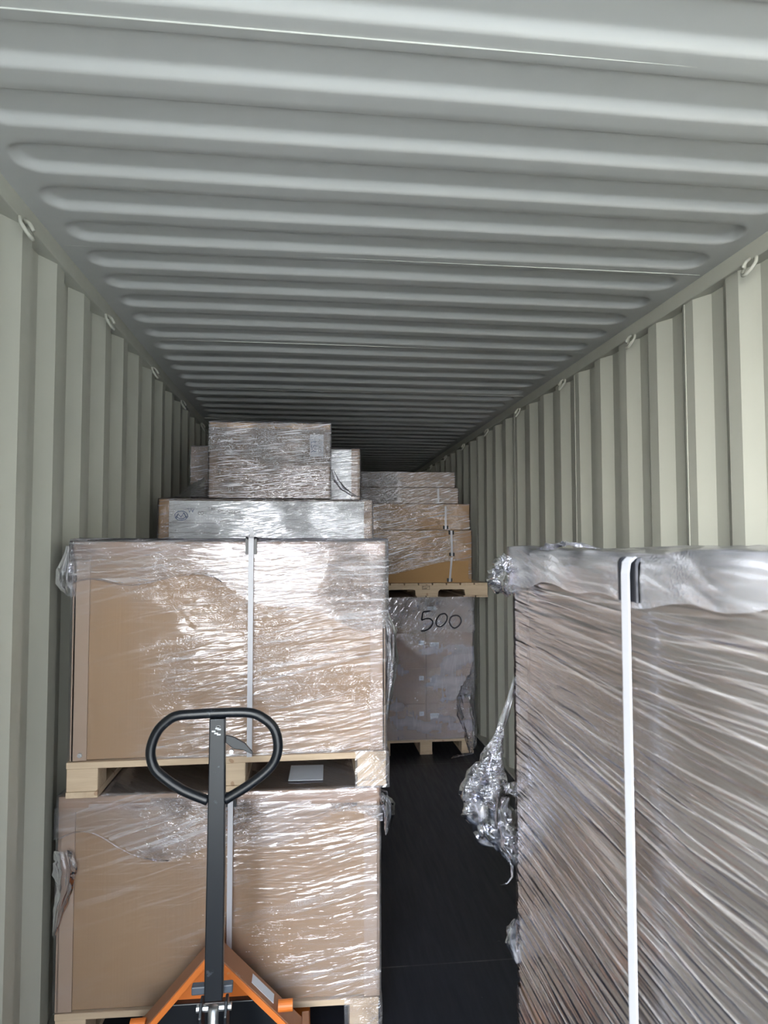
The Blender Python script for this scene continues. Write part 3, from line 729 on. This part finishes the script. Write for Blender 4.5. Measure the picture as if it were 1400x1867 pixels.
mesh_obj('film_rag', crumple([(.775, -.012, .62), (.765, -.03, .52), (.735, -.03, .43), (.70, -.03, .33), (.715, -.03, .20), (.74, -.03, .07), (.75, -.035, -.06), (.74, -.04, -.105)],
      [.01, .045, .10, .13, .12, .09, .06, .02], 3.3, folds=7, amp=.2, seg=40, depth=.25, sub=6), fC, fs, smooth=True)
mesh_obj('film_rag', crumple([(.76, -.04, -.107), (.70, -.06, -.110), (.63, -.09, -.110), (.57, -.12, -.114)], [.02, .05, .06, .01], 5.3, depth=.5), fC, fs, smooth=True)
mesh_obj('film_rag', crumple([(.03, -.02, .86), (.085, -.03, .76), (.09, -.03, .68), (.07, -.03, .58), (.04, -.02, .40)], [.01, .04, .05, .04, .01], 7.3, depth=.4), fC, fs, smooth=True)

# notched stringer pallet on top
def stringer_pallet(loc, w, d, label):
    e = empty('wooden_pallet', loc, label, 'pallet', GP)
    n = 9; g = w/n
    for i in range(n): mesh_obj('deck_board', one(i*g+.006, (i+1)*g-.004, 0, d, .099, .116), M['woody'], e, bevel=.002)
    for k, y in enumerate((.005, d/2-.02, d-.045)):
        o = [(0, .015), (.20*w, .015), (.205*w, .058), (.225*w, .065), (.40*w, .065), (.42*w, .058), (.425*w, .015), (.60*w, .015), (.605*w, .050), (.62*w, .065), (.79*w, .065), (.81*w, .060), (.82*w, .015), (w, .015), (w, .0985), (0, .0985)]
        bm = bmesh.new(); prism(bm, [(a, b) for a, b in o], 'y', y, y+.04)
        mesh_obj('stringer', bm, M['wood'], e, bevel=.0015)
    for i, (a, b) in enumerate(((0.0, .10), (.10, .2), (.43*w, .50*w), (.51*w, .60*w), (w-.205, w-.105), (w-.10, w+.004))):
        mesh_obj('bottom_board', one(a+.002, b-.002, 0, d, 0, .0145), M['woody'], e, bevel=.0015)
    st = bmesh.new(); zc = .066
    x0 = .475*w
    for a in ((0, .062, .0, .0018), (0, .062, .0282, .03), (0, .0018, 0, .03), (.060, .062, 0, .03)): bx(st, x0+a[0], x0+a[1], .0042, .0050, zc+a[2], zc+a[3])
    q = random.Random(3)
    for i in range(9):
        xx = .004+i*.0062
        for j in range(2):
            if q.random() < .85 and not (j == 0 and i > 5): bx(st, x0+xx, x0+xx+.0042, .0042, .0050, zc+.003+j*.0135, zc+.003+j*.0135+.0045+q.random()*.005)
    mesh_obj('burned_stamp', st, M['joint'], e)
    return e
stringer_pallet((.105, FY-.01, 1.245), 1.03, 1.0, 'notched pine stringer pallet with stamp, on top of the cartons marked 500')
UX = .105
def far_carton(x0, x1, z0, z1, label, mat, film, y=FY, strap=None, d=.9, hem=None):
    e = empty('cardboard_carton', (x0, y, z0), label, 'carton', 'wide cartons on the notched pallet')
    w, h = x1-x0, z1-z0
    mesh_obj('body', one(0, w, 0, d, 0, h-.002), mat, e, bevel=.004)
    mesh_obj('tape_strip', one(.004, w-.004, -.0008, 0, h*.5, h*.5+.003), M['joint'], e) if False else None
    if strap:
        for (sx, za, zb, gu, gl, lean) in strap:
            bm = bmesh.new(); prism(bm, [(sx-.008+lean, zb), (sx+.008+lean, zb), (sx+.008, za), (sx-.008, za)], 'y', -.012, -.0095)
            s = mesh_obj('strap', bm, M['strap'], e)
            if gu: mesh_obj('corner_guard', one(sx+lean-.022, sx+lean+.022, -.0094, -.003, zb-.032, zb+.001), M['black'], s)
            if gl: mesh_obj('corner_guard', one(sx-.022, sx+.022, -.0094, -.003, za, za+.028), M['black'], s)
    if film: mesh_obj('stretch_film', shell(w, d, h-.006, .005, .014, .002, x0*9+z0*5, 'FR', su=5, sv=50, hem=hem), film, e, smooth=True)
    return e
f7 = film_mat('stretch_film_far_top', su=7, sv=85, ang=.12, amp=1.1, crk=1.6, haze=.20, refl=1.7, seed=23.0, flat=1.0, line=2.8)
f8 = film_mat('stretch_film_far_mid', su=2.5, sv=75, ang=.06, amp=1.1, crk=.4, haze=.06, refl=1.6, seed=29.0, flat=.6, line=2.0)
far_carton(UX, 1.005, 1.363, 1.790, 'tall orange-brown carton standing directly on the notched pallet, white strap at its right', M['cardw'], f8,
    strap=[(.735, .215, .422, True, True, -.004), (.715, .008, .205, False, True, .018)], hem=lambda x, y: .06+.13*x-.02*math.sin(x*7) if x < .87 else .03)
far_carton(UX+.0, .990, 1.792, 2.003, 'orange-brown carton second from below on the notched pallet, white strap at right', M['cardw'], f8, strap=[(.685, .004, .19, False, True, .0)])
far_carton(UX+.0, .895, 2.005, 2.135, 'flat film-wrapped carton third from below on the notched pallet', M['card2'], f7, strap=[(.625, .0, .122, False, False, .0)])
far_carton(UX+.0, .868, 2.137, 2.262, 'flat crinkly film-wrapped carton topmost on the notched pallet', M['card2'], f7)

# ------------------------------------------------------------------ PALLET TRUCK
JX = -.568
pj = empty('pallet_truck', (JX, 1.90, 0), 'orange and black hand pallet truck with looped handle in front of the left crates', 'pallet truck')
def truckpaint(name, col, worn, rough):
    t = NT(name); v, x, y, z = t.obj()
    n = t.noise(v, 30, 5, .7); e = t.math('GREATER_THAN', n, .66)
    d = t.noise(v, 7, 4)
    base = t.mixc(t.math('MULTIPLY', d, .5), c4(*col), c4(*[k*.7 for k in col])); base = t.mixc(t.math('MULTIPLY', e, .5), base, c4(*worn))
    t.bsdf(Base_Color=base, Roughness=rough, Normal=t.bump(n, .1, .001)); return t.m
jb = truckpaint('truck_black_paint', (.006, .008, .012), (.07, .08, .10), .30)
jo = truckpaint('truck_orange_paint', (.72, .19, .030), (.55, .30, .16), .45)
jd = truckpaint('truck_dusty_orange', (.33, .155, .085), (.36, .29, .26), .6)
# handle bar: rectangular tube from the pivot to the loop top
bw = .0235
bm = bmesh.new(); prism(bm, [(-.0255, .448), (.0235, .448), (.0255, .80), (.0225, 1.195), (-.0195, 1.195), (-.0225, .80)], 'y', -.014, .014)
mesh_obj('handle_bar', bm, jb, pj, bevel=.003)
lp = crom([(-.10, 1.205), (0, 1.208), (.085, 1.206), (.125, 1.190), (.155, 1.160), (.166, 1.115), (.158, 1.075), (.135, 1.045), (.085, 1.008), (.022, .972)], 7)
lp2 = crom([(-.10, 1.205), (-.125, 1.196), (-.158, 1.165), (-.176, 1.115), (-.168, 1.070), (-.142, 1.040), (-.09, 1.003), (-.022, .972)], 7)
path = lp2[::-1][:-1] + lp
bm = bmesh.new(); tube(bm, [(a, 0, b) for a, b in path], .0135, 14)
mesh_obj('handle_loop', bm, jb, pj, smooth=True)
bm = bmesh.new(); prism(bm, [(bw, 1.148), (.045, 1.142), (.075, 1.125), (.098, 1.098), (.094, 1.094), (.072, 1.106), (.045, 1.110), (bw, 1.128)], 'y', -.006, .006)
lv = mesh_obj('release_lever', bm, jb, pj, bevel=.002)
bm = bmesh.new(); cyl(bm, (.040, -.010, 1.104), (.040, .008, 1.104), .0055, 14); mesh_obj('screw', bm, M['steel'], lv, smooth=False)
bm = bmesh.new(); q = random.Random(5)
for i in range(7): 
    a = -.013+q.random()*.016; b = 1.148+q.random()*.026; bx(bm, a, a+.010, -.0145, -.0138, b, b+.004)
mesh_obj('scuff_mark', bm, plain('scuff_white', (.6, .62, .65), .6), pj)
# pivot bracket and pump head
bm = bmesh.new()
for s in (-1, 1):
    prism(bm, [(-.035, .300), (.035, .300), (.035, .415), (.018, .448), (-.012, .448), (-.035, .420)], 'x', s*.033-.004, s*.033+.004)
mesh_obj('handle_bracket', bm, jb, pj, bevel=.002)
bm = bmesh.new(); cyl(bm, (-.046, 0, .425), (.046, 0, .425), .010, 16); mesh_obj('pivot_pin', bm, M['steel'], pj, smooth=False)
bm = bmesh.new(); cyl(bm, (0, -.016, .335), (0, -.016, .436), .014, 20); mesh_obj('pump_plunger', bm, M['steel'], pj, smooth=True)
bm = bmesh.new(); cyl(bm, (0, .0, .10), (0, 0, .335), .042, 24); cyl(bm, (0, .05, .1), (0, .05, .30), .035, 20); mesh_obj('pump_body', bm, jb, pj, smooth=True)
bm = bmesh.new(); bx(bm, -.064, .046, .020, .044, .446, .468); mesh_obj('linkage_bar', bm, plain('blue_grey_steel', (.07, .085, .11), .4), pj, bevel=.003)
# inverted V frame: flanged triangular bulkhead
def vframe():
    outer = [(-.33, .150), (-.30, .255), (-.045, .545), (.045, .545), (.275, .285), (.305, .235), (.33, .150)]
    return outer
yA, yB = .165, .335
def slab(p, q, th, y0, y1, mat, name):
    p, q = Vector(p), Vector(q); dv = (q-p).normalized(); nn = Vector((-dv.y, dv.x))*th
    bm = bmesh.new(); prism(bm, [tuple(p), tuple(q), tuple(q-nn), tuple(p-nn)], 'y', y0, y1); return mesh_obj(name, bm, mat, pj, bevel=.002)
FYa, FYb = .247, .335
s1 = slab((-.295, .155), (-.020, .455), .008, FYa, FYb, jd, 'frame_plate'); s1['label'] = 'dusty orange sloping plate'
s2 = slab((-.018, .410), (.250, .138), .008, FYa, FYb, jd, 'frame_plate'); s2['label'] = 'dusty orange sloping plate'
s3 = slab((-.295, .153), (-.020, .453), .018, FYa-.006, FYa, jo, 'frame_lip')
s4 = slab((-.018, .408), (.250, .136), .018, FYa-.006, FYa, jo, 'frame_lip')
bm = bmesh.new(); prism(bm, [(-.24, .25), (-.245, .235), (-.03, .455), (.02, .455), (.235, .225), (.23, .235), (.11, .330), (-.13, .310)], 'y', FYb-.006, FYb)
bm.free(); bm = bmesh.new(); prism(bm, [(-.262, .175), (-.030, .435), (-.012, .395), (.205, .175)], 'y', FYb-.008, FYb)
mesh_obj('bulkhead', bm, jo, pj)
bm = bmesh.new(); prism(bm, [(-.29, .09), (.24, .09), (.235, .145), (.145, .238), (-.205, .243), (-.275, .170)], 'y', FYb-.03, FYb+.005)  # black plate stands in for the dark pump parts and shade around the forks
mesh_obj('bulkhead', bm, jb, pj, bevel=.003)
bm = bmesh.new()
bm2 = bmesh.new(); p, q_ = Vector((.078, .3125)), Vector((.145, .2445)); dv = (q_-p).normalized(); nn = Vector((-dv.y, dv.x))*-.0008
nn = Vector((.72, .69))*.0010
prism(bm2, [(p.x, p.y), (q_.x, q_.y), (q_.x+nn.x, q_.y+nn.y), (p.x+nn.x, p.y+nn.y)], 'y', FYa+.025, FYb-.02)
lb = mesh_obj('rating_label', bm2, M['paper'], s2); lb['label'] = 'worn white rating label'
for s, z in ((-1, .215), (1, .238)):
    bm = bmesh.new(); xx = -.238 if s < 0 else .160
    cyl(bm, (xx, .27, z), (xx+s*.045, .27, z), .017, 18); mesh_obj('shaft_stub', bm, jo, pj, smooth=False)
# forks reaching under the pallet and the rear steering wheels
for s in (-1, 1):
    xc = -.020+s*.205
    bm = bmesh.new(); prism(bm, [(.30, .045), (1.36, .045), (1.42, .060), (1.42, .085), (.30, .088)], 'x', xc-.075, xc+.075)
    fk = mesh_obj('fork', bm, jo, pj, bevel=.004)
    bm = bmesh.new(); cyl(bm, (xc-.035, 1.25, .0375), (xc+.035, 1.25, .0375), .037, 24); mesh_obj('load_roller', bm, M['steel'], fk, smooth=False)
    bm = bmesh.new(); prism(bm, [(FYa, .09), (FYb+.02, .09), (FYb+.02, .16), (FYa, .16)], 'x', -.020+s*.265-.012, -.020+s*.265+.012); mesh_obj('frame_cheek', bm, jd, pj, bevel=.003)
    bm = bmesh.new(); cyl(bm, (s*.035, .02, .09), (s*.085, .02, .09), .09, 32); mesh_obj('steer_wheel', bm, M['black'], pj, smooth=False)
